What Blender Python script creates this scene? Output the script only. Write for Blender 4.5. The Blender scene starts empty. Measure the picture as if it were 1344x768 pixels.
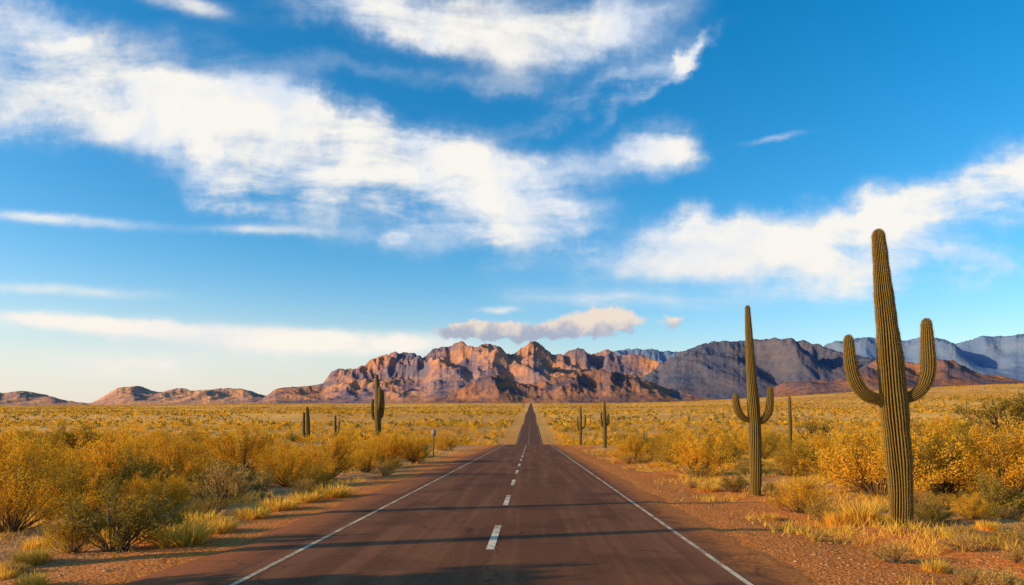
import bpy, math, random
import numpy as np
from mathutils import Vector, noise as mnoise
random.seed(7)
rng = np.random.default_rng(11)
C = bpy.context.scene.collection
PI = math.pi
F = 896.0; VX = 697.0; EY = 540.0; HC = 2.1       # focal in photo pixels, principal column, eye-level row, camera height
SUN_AZ = math.radians(254); SUN_EL = math.radians(16)

# ------------------------------------------------------------------ helpers
def np_mesh(name, V, Fc, mats, midx=None, tint=None, smooth=False):
    V = np.asarray(V, dtype=np.float32); Fc = np.asarray(Fc, dtype=np.int32)
    me = bpy.data.meshes.new(name)
    n = Fc.shape[1]
    me.vertices.add(len(V)); me.vertices.foreach_set('co', V.ravel())
    me.loops.add(Fc.size); me.loops.foreach_set('vertex_index', Fc.ravel())
    me.polygons.add(len(Fc)); me.polygons.foreach_set('loop_start', np.arange(0, Fc.size, n, dtype=np.int32))
    if midx is not None: me.polygons.foreach_set('material_index', np.asarray(midx, dtype=np.int32))
    if smooth: me.polygons.foreach_set('use_smooth', np.ones(len(Fc), dtype=bool))
    for m in mats: me.materials.append(m)
    me.update(calc_edges=True)
    if tint is not None:
        a = me.attributes.new('tint', 'FLOAT', 'POINT'); a.data.foreach_set('value', np.asarray(tint, dtype=np.float32))
    return me

def link(name, me, parent=None, loc=(0,0,0), rot=(0,0,0), sc=None):
    o = bpy.data.objects.new(name, me); C.objects.link(o)
    o.location = loc; o.rotation_euler = rot
    if sc: o.scale = sc
    if parent: o.parent = parent
    return o

def thing(name, label, cat, loc=(0,0,0), rotz=0, sc=(1,1,1), group=None):
    o = bpy.data.objects.new(name, None); C.objects.link(o)
    o.empty_display_size = .2
    o.location = loc; o.rotation_euler = (0,0,rotz); o.scale = sc
    o['label'] = label; o['category'] = cat
    if group: o['group'] = group
    return o

def tag(o, label, cat, kind=None, group=None):
    o['label'] = label; o['category'] = cat
    if kind: o['kind'] = kind
    if group: o['group'] = group
    return o

class NT:
    dim = '3D'
    def __init__(s, tree): s.t = tree; s.n = tree.nodes; s.l = tree.links
    def node(s, typ, ins={}, **kw):
        nd = s.n.new(typ)
        for k, v in kw.items(): setattr(nd, k, v)
        for k, v in ins.items():
            sk = nd.inputs[k]
            if hasattr(v, 'links') or isinstance(v, bpy.types.NodeSocket): s.l.new(v, sk)
            else: sk.default_value = v
        return nd
    def math(s, op, a, b=None, c=None, clamp=False):
        nd = s.n.new('ShaderNodeMath'); nd.operation = op; nd.use_clamp = clamp
        for i, v in enumerate((a, b, c)):
            if v is None: continue
            if isinstance(v, bpy.types.NodeSocket): s.l.new(v, nd.inputs[i])
            else: nd.inputs[i].default_value = v
        return nd.outputs[0]
    def mix(s, f, a, b, blend='MIX'):
        nd = s.n.new('ShaderNodeMix'); nd.data_type = 'RGBA'; nd.blend_type = blend
        for k, v in ((0, f), (6, a), (7, b)):
            if isinstance(v, bpy.types.NodeSocket): s.l.new(v, nd.inputs[k])
            elif k == 0: nd.inputs[k].default_value = v
            else: nd.inputs[k].default_value = (*v, 1) if len(v) == 3 else v
        return nd.outputs[2]
    def smooth(s, v, a, b):
        nd = s.node('ShaderNodeMapRange', {0: v, 1: a, 2: b, 3: 0.0, 4: 1.0}, interpolation_type='SMOOTHSTEP')
        return nd.outputs[0]
    def noise(s, vec, scale, detail=4, rough=.55, dist=0.0, color=False):
        nd = s.node('ShaderNodeTexNoise', {'Vector': vec, 'Scale': scale, 'Detail': detail, 'Roughness': rough, 'Distortion': dist}, noise_dimensions=s.dim)
        return nd.outputs[1 if color else 0]

def new_mat(name):
    m = bpy.data.materials.new(name); m.use_nodes = True
    m.node_tree.nodes.clear(); nt = NT(m.node_tree)
    out = nt.node('ShaderNodeOutputMaterial')
    return m, nt, out

def principled(nt, out, col, rough=.9, bump=None, bstr=.5, bdist=.02, spec=.2):
    p = nt.node('ShaderNodeBsdfPrincipled', {'Base Color': col if isinstance(col, bpy.types.NodeSocket) else (*col, 1), 'Roughness': rough})
    p.inputs['Specular IOR Level'].default_value = spec
    if bump is not None:
        b = nt.node('ShaderNodeBump', {'Height': bump, 'Strength': bstr, 'Distance': bdist})
        nt.l.new(b.outputs[0], p.inputs['Normal'])
    nt.l.new(p.outputs[0], out.inputs[0])
    return p

def leaf_mat(name, c1, c2, c3, trans=.4):
    m, nt, out = new_mat(name)
    at = nt.node('ShaderNodeAttribute', attribute_name='tint').outputs['Fac']
    oi = nt.node('ShaderNodeObjectInfo').outputs['Random']
    c = nt.mix(at, c1, c2)
    c = nt.mix(nt.math('MULTIPLY', oi, .6), c, c3)
    d = nt.node('ShaderNodeBsdfDiffuse', {'Color': c})
    t = nt.node('ShaderNodeBsdfTranslucent', {'Color': c})
    mx = nt.node('ShaderNodeMixShader', {0: trans, 1: d.outputs[0], 2: t.outputs[0]})
    nt.l.new(mx.outputs[0], out.inputs[0])
    return m

def simple_mat(name, c1, c2, scale, rough=.9, bump=.4, bdist=.01):
    m, nt, out = new_mat(name)
    co = nt.node('ShaderNodeTexCoord').outputs['Object']
    n = nt.noise(co, scale, 4, .6)
    col = nt.mix(nt.smooth(n, .3, .7), c1, c2)
    principled(nt, out, col, rough, n if bump else None, bump, bdist)
    return m

# ------------------------------------------------------------------ terrain function
_kn = np.array([(-300,5.0),(-60,1.74),(0,0),(110,-3.19),(130,-4.35),(160,-6.2),(190,-7.3),(215,-6.9),(300,-4.95),(784,2.1),(3000,34.2),(6000,77.7),(16000,150)])
_ty = np.arange(-300, 16001, 2.0)
_tz = np.interp(_ty, _kn[:,0], _kn[:,1])
_ks = np.ones(7)/7
_pad = np.pad(_tz, 3, mode='edge'); _s = np.convolve(_pad, _ks, 'valid'); _s[:3] = _tz[:3]; _s[-3:] = _tz[-3:]
_tz = _s
def sstep(a, b, v):
    t = np.clip((v-a)/(b-a), 0, 1); return t*t*(3-2*t)
_tz = _tz + (1.1*np.sin(_ty/37.0)+.9*np.sin(_ty/83.0+1))*sstep(260, 420, _ty)*(1-sstep(2200, 3400, _ty))
ys = np.concatenate([np.arange(-90, 4, 3.0), np.arange(4, 45, .4), np.arange(45, 120, 1.0), np.arange(120, 260, 2.5), np.arange(262, 1000, 9.0), np.geomspace(1000, 16000, 110)])
_pz = np.interp(ys, _ty, _tz)
def P(y): return np.interp(y, ys, _pz)
_r2 = np.random.default_rng(5)
_waves = []
for lam, amp in ((3.1,.03),(4.3,.035),(2.3,.02),(7,.05),(9,.05),(13,.08),(21,.12),(34,.14),(55,.2),(90,.25)):
    for k in range(2):
        th = _r2.uniform(0, PI*2); _waves.append((2*PI/lam*math.cos(th), 2*PI/lam*math.sin(th), _r2.uniform(0, 7), amp))
def gz(x, y):
    x = np.asarray(x, float); y = np.asarray(y, float)
    z = P(y)
    d = np.abs(x+.95)-4.9                                # distance outside the road bed
    z = z - .05 - .08*sstep(.4, 2.6, d) + .15*sstep(6, 18, d)
    n = 0; nf = 0
    for i, (kx, ky, ph, a) in enumerate(_waves):
        v = a*np.sin(kx*x+ky*y+ph)
        if i < 6: nf = nf + v
        else: n = n + v
    z = z + n*sstep(2, 24, d) + nf*sstep(.6, 3.5, d)
    Y = np.maximum(y, 1)
    r = x/Y
    z = z + (.030*sstep(.10,.8,r) - .004*sstep(.1,.8,-r))*Y*sstep(250, 1800, y)
    return z

def px(p, row, H=None):
    """ground point that stands at photo column p with its foot at row (near slope)"""
    d = HC*F/(row-566.0)
    return ((p-VX)*d/F, d)

# ------------------------------------------------------------------ materials
# ground
m_ground, nt, out = new_mat('desert_ground')
co = nt.node('ShaderNodeTexCoord').outputs['Object']
sep = nt.node('ShaderNodeSeparateXYZ', {0: co})
ax = nt.math('ABSOLUTE', nt.math('ADD', sep.outputs[0], .95))
big = nt.noise(co, .25, 4, .6); mid = nt.noise(co, 1.6, 5, .65); fine = nt.noise(co, 14, 5, .75)
vg = nt.node('ShaderNodeTexVoronoi', {'Vector': co, 'Scale': 18.0})
gs = nt.node('ShaderNodeSeparateXYZ', {0: vg.outputs['Color']}).outputs[0]
gc = nt.mix(gs, (.38,.14,.042), (.84,.43,.17))
gc = nt.mix(nt.math('MULTIPLY', nt.smooth(mid, .35, .68), .6), gc, (.56,.23,.075))
gc = nt.mix(nt.math('MULTIPLY', nt.smooth(fine, .45, .7), .4), gc, (.90,.52,.24))
# orange dust next to the asphalt
rgt = nt.smooth(sep.outputs[0], 0.0, 4.0)
wob = nt.math('ADD', ax, nt.math('ADD', nt.math('MULTIPLY', nt.math('SUBTRACT', mid, .5), 3.0), nt.math('MULTIPLY', nt.math('SUBTRACT', big, .5), 5.0)))
dust = nt.math('SUBTRACT', 1.0, nt.smooth(nt.math('SUBTRACT', wob, nt.math('MULTIPLY', rgt, 3.4)), 4.9, 8.2))
dcol = nt.mix(nt.smooth(fine, .35, .65), (.44,.10,.018), (.94,.31,.06))
far = nt.smooth(sep.outputs[1], 90, 240)
gc = nt.mix(nt.math('MULTIPLY', dust, nt.math('MULTIPLY_ADD', gs, -.25, 1.0)), gc, dcol)
# dry yellow ground away from the road
yel = nt.smooth(nt.math('ADD', ax, nt.math('MULTIPLY', nt.math('SUBTRACT', big, .5), 14)), 8.5, 15)
yc = nt.mix(nt.smooth(mid, .35, .7), (.50,.21,.045), (.84,.42,.10))
gc = nt.mix(nt.math('MULTIPLY', yel, .75), gc, yc)
fb = nt.noise(nt.node('ShaderNodeMapping', {'Vector': co, 'Scale': (.004,.0015,.01)}).outputs[0], 1.0, 8, .65)
fc = nt.mix(nt.smooth(fb, .35, .65), (.62,.27,.06), (.98,.50,.13))
gc = nt.mix(far, gc, fc)
bh = nt.math('ADD', nt.math('MULTIPLY', nt.math('SUBTRACT', 1.0, vg.outputs['Distance']), .5), nt.math('ADD', nt.math('MULTIPLY', fine, .7), nt.math('MULTIPLY', mid, 2.6)))
principled(nt, out, gc, .95, bh, .9, .055, .03)

# asphalt
m_road, nt, out = new_mat('asphalt')
co = nt.node('ShaderNodeTexCoord').outputs['Object']
sep = nt.node('ShaderNodeSeparateXYZ', {0: co}); X = sep.outputs[0]
n1 = nt.noise(co, .5, 5, .6); n2 = nt.noise(co, 60, 3, .7); n3 = nt.noise(co, 2.2, 5, .65)
st = nt.noise(nt.node('ShaderNodeMapping', {'Vector': co, 'Scale': (2.2,.06,1)}).outputs[0], 1.0, 5, .6)
ag = nt.node('ShaderNodeTexVoronoi', {'Vector': co, 'Scale': 75.0})
c = nt.mix(nt.smooth(n2, .35, .7), (.110,.038,.018), (.265,.106,.048))
c = nt.mix(nt.math('MULTIPLY', nt.smooth(st, .42, .66), .5), c, (.33,.130,.056))
c = nt.mix(nt.math('MULTIPLY', nt.smooth(n1, .48, .68), .5), c, (.080,.029,.016))
le = nt.math('SUBTRACT', 1.0, nt.smooth(nt.math('ADD', X, nt.math('MULTIPLY', nt.math('SUBTRACT', n3, .5), 1.4)), -5.3, -4.2))
re = nt.smooth(nt.math('ADD', X, nt.math('MULTIPLY', nt.math('SUBTRACT', n3, .5), 1.3)), 3.0, 3.9)
dcol = nt.mix(nt.smooth(nt.noise(co, 14, 5, .75), .35, .65), (.44,.10,.018), (.94,.31,.06))
c = nt.mix(nt.math('MULTIPLY', le, .8), c, nt.mix(nt.smooth(n2, .35, .65), (.26,.075,.025), (.56,.19,.06)))
c = nt.mix(nt.math('MULTIPLY', re, .92), c, dcol)
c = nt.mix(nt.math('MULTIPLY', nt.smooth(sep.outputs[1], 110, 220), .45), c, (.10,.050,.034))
cw = nt.noise(co, 1.2, 4, .6, color=True)
cv = nt.node('ShaderNodeVectorMath', {0: co, 1: cw}, operation='ADD').outputs[0]
vr = nt.node('ShaderNodeTexVoronoi', {'Vector': cv, 'Scale': .22}, feature='DISTANCE_TO_EDGE').outputs[0]
crk = nt.math('SUBTRACT', 1.0, nt.smooth(vr, .0015, .006))
c = nt.mix(nt.math('MULTIPLY', crk, .5), c, (.03,.014,.011))
principled(nt, out, c, .9, nt.math('ADD', ag.outputs[0], nt.math('MULTIPLY', n2, .5)), .5, .006, .06)

def paint_mat(name, base):
    m, nt, out = new_mat(name)
    co = nt.node('ShaderNodeTexCoord').outputs['Object']
    w = nt.noise(co, 26, 6, .75); w2 = nt.noise(co, 1.7, 4, .6)
    k = nt.smooth(nt.math('ADD', w, nt.math('MULTIPLY', w2, .45)), .64, .84)
    c = nt.mix(nt.math('MULTIPLY', nt.smooth(w2, .4, .7), .5), base, (.54,.35,.19))
    c = nt.mix(k, c, (.27,.12,.06))
    principled(nt, out, c, .8, w, .3, .004, .1)
    return m
m_paint = paint_mat('worn_white_paint', (.76,.58,.38))
m_dash = paint_mat('worn_dash_paint', (.88,.74,.54))

# cactus skin
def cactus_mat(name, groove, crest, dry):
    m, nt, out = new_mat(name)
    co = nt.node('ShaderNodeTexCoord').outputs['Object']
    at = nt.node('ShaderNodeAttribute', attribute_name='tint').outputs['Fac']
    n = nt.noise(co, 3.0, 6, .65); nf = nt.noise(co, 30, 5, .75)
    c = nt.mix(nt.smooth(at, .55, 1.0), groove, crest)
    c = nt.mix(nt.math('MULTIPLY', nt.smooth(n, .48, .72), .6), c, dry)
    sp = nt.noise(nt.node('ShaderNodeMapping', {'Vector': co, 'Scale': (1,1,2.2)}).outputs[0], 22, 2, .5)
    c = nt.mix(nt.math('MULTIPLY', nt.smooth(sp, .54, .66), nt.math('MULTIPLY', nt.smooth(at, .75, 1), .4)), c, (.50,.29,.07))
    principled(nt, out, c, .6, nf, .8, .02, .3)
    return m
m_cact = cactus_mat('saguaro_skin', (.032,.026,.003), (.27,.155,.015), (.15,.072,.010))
m_spine = simple_mat('cactus_spine', (.24,.15,.045), (.42,.27,.09), 30, .8, 0)

m_wood = simple_mat('dry_twig', (.13,.07,.025), (.30,.18,.065), 20, .9, 0)
m_wood2 = simple_mat('grey_twig', (.12,.08,.05), (.25,.17,.095), 20, .9, 0)
m_woodd = simple_mat('dark_bark', (.05,.035,.022), (.11,.075,.045), 14, .9, 0)
m_gold = leaf_mat('golden_leaf', (.86,.38,.012), (.99,.62,.05), (.70,.33,.018))
m_olive = leaf_mat('olive_leaf', (.44,.25,.018), (.78,.46,.045), (.28,.19,.022))
m_green = leaf_mat('dull_green_leaf', (.22,.16,.02), (.52,.34,.04), (.28,.18,.03))
m_dark = leaf_mat('dark_scrub_leaf', (.15,.10,.014), (.34,.21,.028), (.20,.13,.02), .3)
m_tan = leaf_mat('dry_tan_leaf', (.68,.36,.07), (.95,.60,.17), (.56,.32,.07))
m_grass = leaf_mat('dry_golden_grass', (.86,.43,.03), (.99,.68,.11), (.72,.44,.08), .45)
m_stone = simple_mat('pebble_stone', (.34,.12,.04), (.74,.36,.15), 9, .9, 0)

# rock for the ranges
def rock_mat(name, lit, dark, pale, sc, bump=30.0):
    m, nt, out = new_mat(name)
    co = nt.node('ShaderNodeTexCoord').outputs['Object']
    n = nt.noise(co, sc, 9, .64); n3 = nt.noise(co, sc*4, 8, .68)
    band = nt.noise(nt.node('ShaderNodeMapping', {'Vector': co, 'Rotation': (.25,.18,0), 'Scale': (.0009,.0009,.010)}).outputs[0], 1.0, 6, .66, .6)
    c = nt.mix(nt.smooth(n, .38, .62), lit, dark)  # sunlit and shadowed tones painted into the rock colour by noise
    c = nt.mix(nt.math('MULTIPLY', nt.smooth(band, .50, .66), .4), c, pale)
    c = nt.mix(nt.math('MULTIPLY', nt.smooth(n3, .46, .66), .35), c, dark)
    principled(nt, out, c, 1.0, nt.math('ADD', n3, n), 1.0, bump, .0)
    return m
m_rock = rock_mat('red_rock', (.60,.26,.135), (.19,.15,.20), (.72,.36,.20), .0020, 38)
m_rock_shade = rock_mat('painted_shade_rock', (.145,.125,.155), (.085,.105,.17), (.25,.16,.135), .0022, 36)  # the mass's shade and bluish haze are painted into its base colour
m_rock_far = rock_mat('painted_haze_rock', (.18,.24,.35), (.14,.21,.36), (.27,.28,.35), .0012)  # blue of distance: aerial haze painted into the base colour
m_rock_foot = rock_mat('brown_foot_rock', (.44,.18,.09), (.13,.10,.13), (.56,.26,.14), .004)
m_rock_left = rock_mat('pink_rock', (.84,.38,.18), (.42,.24,.20), (.90,.48,.26), .003)

# ------------------------------------------------------------------ ground
side = np.concatenate([np.arange(0, 14, .3), np.geomspace(14, 11000, 95)])
xs = np.concatenate([-side[::-1], side[1:]])-.95
GX, GY = np.meshgrid(xs, ys)
GZ = gz(GX, GY)
V = np.stack([GX, GY, GZ], -1).reshape(-1, 3)
nx, ny = len(xs), len(ys)
idx = np.arange(nx*ny).reshape(ny, nx)
Fq = np.stack([idx[:-1,:-1], idx[:-1,1:], idx[1:,1:], idx[1:,:-1]], -1).reshape(-1, 4)
g = link('ground', np_mesh('ground', V, Fq, [m_ground], smooth=True)); g['kind'] = 'structure'
g['label'] = 'gravelly tan desert ground with dry yellow plain reaching the mountains'; g['category'] = 'ground'

# road
yr = ys[(ys <= 7000)]
NARROW = [-4.7,-4.35,-4,-2,-.7,1,3,3.3,3.7]
def strip(name, cols, y, m, dz, jag=0.0):
    V = []
    for yy in y:
        for k, x in enumerate(cols):
            j = 0; e = 0
            if jag:
                t = float(sstep(90, 190, yy)); x = x*(1-t)+NARROW[k]*t
                if k in (0, len(cols)-1): e = -.14
                if k in (1, len(cols)-2): j = jag*(1-t)*(mnoise.noise(Vector((cols[k]*3, yy*.35, 0)))+.5*mnoise.noise(Vector((cols[k]*3, yy*1.3, 5))))
            V.append((x+j, yy, float(P(yy))+dz+e))
    n = len(cols); ii = np.arange(n*len(y)).reshape(len(y), n)
    Fq = np.stack([ii[:-1,:-1], ii[:-1,1:], ii[1:,1:], ii[1:,:-1]], -1).reshape(-1, 4)
    return np_mesh(name, V, Fq, [m], smooth=True)
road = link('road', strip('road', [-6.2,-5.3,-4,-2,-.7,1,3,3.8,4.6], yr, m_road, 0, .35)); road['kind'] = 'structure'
road['label'] = 'straight reddish asphalt road running to the vanishing point'; road['category'] = 'road'
link('edge_line', strip('edge_line', [-4.11,-4.02], yr, m_paint, .005), road)
link('edge_line', strip('edge_line', [2.95,3.035], yr, m_paint, .005), road)
s = 4.9
while s < 420:
    yy = np.unique(np.concatenate([[s, s+3.1], ys[(ys > s) & (ys < s+3.1)]]))
    link('lane_dash', strip('lane_dash', [-.80,-.655], yy, m_dash, .005), road)
    s += 7.2

# ------------------------------------------------------------------ mountains
def mountain(name, pts, Y0, Y1, mat, label, nu, nv, seed, fx, fy, ridge=.7, crest_at=.6, jit=2.0, smooth_k=27, pw=1.15, oct=7, hexp=.92):
    pts = np.array(pts, float)
    pcol = np.linspace(pts[0,0], pts[-1,0], nu)
    row = np.interp(pcol, pts[:,0], pts[:,1])
    row = row + np.array([jit*(mnoise.fractal(Vector((p*.05, seed*3.1, 0)), .6, 2.1, 6)) for p in pcol])
    u = (pcol-VX)/F
    v = np.linspace(0, 1, nv)
    Yv = Y0+(Y1-Y0)*v
    U, YY = np.meshgrid(u, Yv); XX = U*YY
    base = gz(XX, YY)-12
    R = np.zeros_like(XX)
    for i in range(nv):
        for j in range(nu):
            x, y = XX[i,j], YY[i,j]
            wx = 260*mnoise.noise(Vector((x/1500, y/1500, seed)))
            R[i,j] = mnoise.ridged_multi_fractal(Vector(((x+wx+.35*y)/fx+seed*7.7, (y-.3*x)/fy, seed*1.3)), hexp, 2.1, oct, 1.0, 2.0)
    R = R/1.7
    shp = np.where(v < crest_at, np.power(np.clip(v/crest_at, 0, 1), pw), np.power(np.clip((1-v)/(1-crest_at), 0, 1), .8))[:,None]
    Hh = np.clip(shp*((1-ridge)+ridge*R*1.3), 0, None)
    tgt = (EY-row)/F                                   # elevation ratio of the crest
    lo, hi = np.zeros(nu), np.full(nu, 6000.0)
    for it in range(40):
        mdl = (lo+hi)/2
        mx = np.max((base+Hh*mdl[None,:]-HC)/YY, axis=0)
        big = mx > tgt
        hi = np.where(big, mdl, hi); lo = np.where(big, lo, mdl)
    sc = (lo+hi)/2
    k = np.hanning(smooth_k+2)[1:-1]; k /= k.sum()
    scs = np.convolve(np.pad(sc, smooth_k//2, mode='edge'), k, 'valid')
    sc = .45*sc+.55*np.minimum(scs, sc*1.5+15)
    Z = base+Hh*sc[None,:]
    V = np.stack([XX, YY, Z], -1).reshape(-1, 3)
    ii = np.arange(nu*nv).reshape(nv, nu)
    Fq = np.stack([ii[:-1,:-1], ii[:-1,1:], ii[1:,1:], ii[1:,:-1]], -1).reshape(-1, 4)
    o = link(name, np_mesh(name, V, Fq, [mat])); o['kind'] = 'structure'; o['label'] = label; o['category'] = 'mountains'
    return o
mountain('mountain_range', [(330,530),(345,524),(362,510),(380,508),(402,507),(424,505),(434,488),(446,483),(470,484),(486,474),(500,466),(522,461),(545,464),(556,473),(568,456),(590,456),(604,447),(622,457),(640,450),(656,456),(670,468),(684,458),(700,446),(712,454),(726,468),(742,463),(757,454),(775,466),(798,458),(812,468),(832,464),(850,470),(872,476),(905,486),(950,504),(990,525)],
         5600, 8600, m_rock, 'rugged orange and violet mountain range beyond the end of the road', 640, 140, 1, 1080, 1550, .85)
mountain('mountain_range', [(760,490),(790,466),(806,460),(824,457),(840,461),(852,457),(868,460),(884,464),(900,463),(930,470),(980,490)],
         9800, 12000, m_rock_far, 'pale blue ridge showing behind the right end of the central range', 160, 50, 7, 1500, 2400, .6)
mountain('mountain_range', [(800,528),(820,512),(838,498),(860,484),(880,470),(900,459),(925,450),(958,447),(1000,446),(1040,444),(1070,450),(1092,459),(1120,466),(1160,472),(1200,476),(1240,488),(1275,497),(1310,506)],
         5000, 7400, m_rock_shade, 'dark blue shadowed mountain mass right of the road', 420, 100, 2, 1100, 1750, .7)
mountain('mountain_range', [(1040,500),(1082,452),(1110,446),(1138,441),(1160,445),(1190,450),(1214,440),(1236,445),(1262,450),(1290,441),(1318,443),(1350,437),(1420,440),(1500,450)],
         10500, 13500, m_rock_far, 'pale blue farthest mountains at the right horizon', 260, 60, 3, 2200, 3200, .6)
mountain('hills', [(-260,520),(-100,514),(-30,516),(30,514),(62,519),(88,526),(118,530),(135,520),(158,508),(180,506),(206,515),(232,510),(262,512),(290,509),(318,510),(340,517),(360,520),(385,526),(410,530)],
         6600, 8600, m_rock_left, 'low pink desert hills at the left horizon', 420, 60, 4, 800, 1200, .7)
mountain('hills', [(1010,512),(1030,503),(1060,499),(1095,500),(1120,492),(1140,476),(1165,470),(1195,478),(1215,476),(1240,471),(1262,480),(1285,490),(1310,492),(1335,500),(1375,505)],
         3900, 5000, m_rock_foot, 'brown rocky foothills below the right mountains', 260, 60, 5, 460, 800, .8)
mountain('hills', [(560,527),(600,514),(622,500),(650,492),(668,498),(690,506),(715,500),(742,492),(770,488),(800,486),(822,492),(850,500),(880,512),(920,520),(960,524)],
         4700, 5700, m_rock_foot, 'low reddish foothills in front of the central range', 300, 60, 6, 460, 800, .8)

# ------------------------------------------------------------------ tubes / plants
def tube(path, rad, sides, Vl, Fl, off):
    path = np.asarray(path, float); n = len(path)
    tan = np.gradient(path, axis=0); tan /= (np.linalg.norm(tan, axis=1, keepdims=True)+1e-9)
    ref = np.array([.3,.5,.81]) if abs(tan[0] @ np.array([.3,.5,.81])) < .9 else np.array([1.,0,0])
    a = np.cross(tan, ref); a /= (np.linalg.norm(a, axis=1, keepdims=True)+1e-9)
    b = np.cross(tan, a)
    th = np.arange(sides)*2*PI/sides
    ring = path[:,None,:]+np.asarray(rad)[:,None,None]*(np.cos(th)[None,:,None]*a[:,None,:]+np.sin(th)[None,:,None]*b[:,None,:])
    Vl.append(ring.reshape(-1, 3))
    ii = np.arange(n*sides).reshape(n, sides)+off
    i2 = np.roll(ii, -1, axis=1)
    Fl.append(np.stack([ii[:-1], i2[:-1], i2[1:], ii[1:]], -1).reshape(-1, 4))
    return off+n*sides

def leaf_quads(c, axis, L, W, r):
    n = len(c)
    u = axis+r.normal(0, .6, (n,3)); u /= np.linalg.norm(u, axis=1, keepdims=True)+1e-9
    w = np.cross(u, r.normal(0, 1, (n,3))); w /= np.linalg.norm(w, axis=1, keepdims=True)+1e-9
    l = (L*r.uniform(.6, 1.4, n))[:,None]; ww = (W*r.uniform(.6, 1.4, n))[:,None]
    V = np.stack([c-u*l/2, c+w*ww/2, c+u*l/2, c-w*ww/2], 1).reshape(-1, 3)
    Fq = np.arange(4*n).reshape(n, 4)
    return V, Fq

def shrub_meshes(seed, H, W, nst, ntw, nl, L, Wd, lm, wm, low=.22, flare=.55, upw=.35, rag=.8):
    r = np.random.default_rng(seed)
    Vl, Fl, off = [], [], 0
    LC, LA, TT = [], [], []
    ph = r.uniform(0, 6, 3)
    for i in range(nst):
        az = r.uniform(0, 2*PI); rho = r.uniform(.05, 1)**.55
        lob = 1+.22*math.sin(2*az+ph[0])+.14*math.sin(5*az+ph[1])
        top = 1+.12*math.sin(3*az+ph[2])
        p = np.array([W/2*rho*math.cos(az)*lob, W/2*rho*math.sin(az)*lob, H*top*.93*max(low, math.sqrt(max(0, 1-rho**2*.93)))*r.uniform(rag, 1.03)])
        b0 = np.array([math.cos(az), math.sin(az), 0])*r.uniform(.02, .1)*W*.5+np.array([0,0,-.06])
        ctl = p*np.array([flare,flare,.55])+r.normal(0, .05*H, 3)
        t = np.linspace(0, 1, 7)[:,None]
        path = (1-t)**2*b0+2*t*(1-t)*ctl+t*t*p
        path[1:] += r.normal(0, .012*H, (6,3))
        off = tube(path, np.linspace(.013*H**.7, .003, 7), 4, Vl, Fl, off)
        clump = r.uniform(-.3, .3)
        for k in range(ntw):
            tt = r.uniform(.38, 1.0)
            q = tt*6; i0 = min(int(q), 5); s0 = path[i0]+(path[i0+1]-path[i0])*(q-i0)
            d = (path[-1]-path[0]); d /= np.linalg.norm(d)
            d = d+r.normal(0, .75, 3)+np.array([0,0,upw]); d /= np.linalg.norm(d)
            ln = r.uniform(.07, .17)*H
            e = s0+d*ln+np.array([0,0,r.uniform(-.02,.03)*H])
            m = (s0+e)/2+r.normal(0, .018*H, 3)
            off = tube([s0, m, e], [.005, .0035, .0018], 3, Vl, Fl, off)
            tq = r.uniform(.1, 1.08, nl)[:,None]
            pts = (1-tq)**2*s0+2*tq*(1-tq)*m+tq*tq*e+r.normal(0, .026*H, (nl,3))
            LC.append(pts); LA.append(np.repeat(d[None], nl, 0))
            TT.append(np.clip(.5+clump+r.normal(0, .28, nl), 0, 1))
    V, Fq = leaf_quads(np.concatenate(LC), np.concatenate(LA), L, Wd, r)
    tint = np.repeat(np.concatenate(TT), 4)
    fm = np_mesh('foliage', V, Fq, [lm], tint=tint)
    sm = np_mesh('stems', np.concatenate(Vl), np.concatenate(Fl), [wm])
    return sm, fm

def grass_mesh(seed, H, W, n, lm, bw=.012):
    r = np.random.default_rng(seed)
    az = r.uniform(0, 2*PI, n); rr = W*.3*np.sqrt(r.uniform(0, 1, n))
    b = np.stack([rr*np.cos(az), rr*np.sin(az), np.full(n, -.04)], 1)
    az2 = az+r.normal(0, .8, n); lean = r.uniform(.05, 1, n)**1.2*W*.45
    h = H*r.uniform(.35, 1.05, n)*(1-.35*(lean/(W*.5))**2)
    tip = b+np.stack([lean*np.cos(az2), lean*np.sin(az2), h], 1)
    mid = b+(tip-b)*np.array([.35,.35,.6])
    w = np.stack([-np.sin(az2+.6), np.cos(az2+.6), np.zeros(n)], 1)*bw
    V = np.stack([b-w, b+w, mid-w*.8, mid+w*.8, tip-w*.15, tip+w*.15], 1).reshape(-1, 3)
    o = np.arange(n)[:,None]*6
    Fq = np.concatenate([o+np.array([[0,1,3,2]]), o+np.array([[2,3,5,4]])])
    return np_mesh('blades', V, Fq, [lm], tint=np.repeat(r.uniform(0, 1, n), 6))

KIND = {}
KIND['gold'] = [(shrub_meshes(100+i, 2.5, 3.4, 60, 15, 15, .060, .029, m_gold, m_wood), 2.5) for i in range(4)]
KIND['olive'] = [(shrub_meshes(200+i, 2.0, 2.8, 52, 14, 14, .056, .029, m_olive, m_wood), 2.0) for i in range(3)]
KIND['green'] = [(shrub_meshes(300+i, 1.6, 2.1, 40, 13, 13, .050, .027, m_green, m_wood2, .15, .45, .6, .65), 1.6) for i in range(3)]
KIND['tan'] = [(shrub_meshes(400+i, .8, 1.2, 42, 11, 10, .035, .013, m_tan, m_wood2, .2), .8) for i in range(3)]
KIND['sparse'] = [(shrub_meshes(500+i, 1.0, 1.3, 34, 10, 7, .035, .016, m_olive, m_wood2, .2, .5, .8, .6), 1.0) for i in range(2)]
GR = [grass_mesh(600+i, .6, .9, 420, m_grass) for i in range(4)]
cnt = {}
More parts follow.
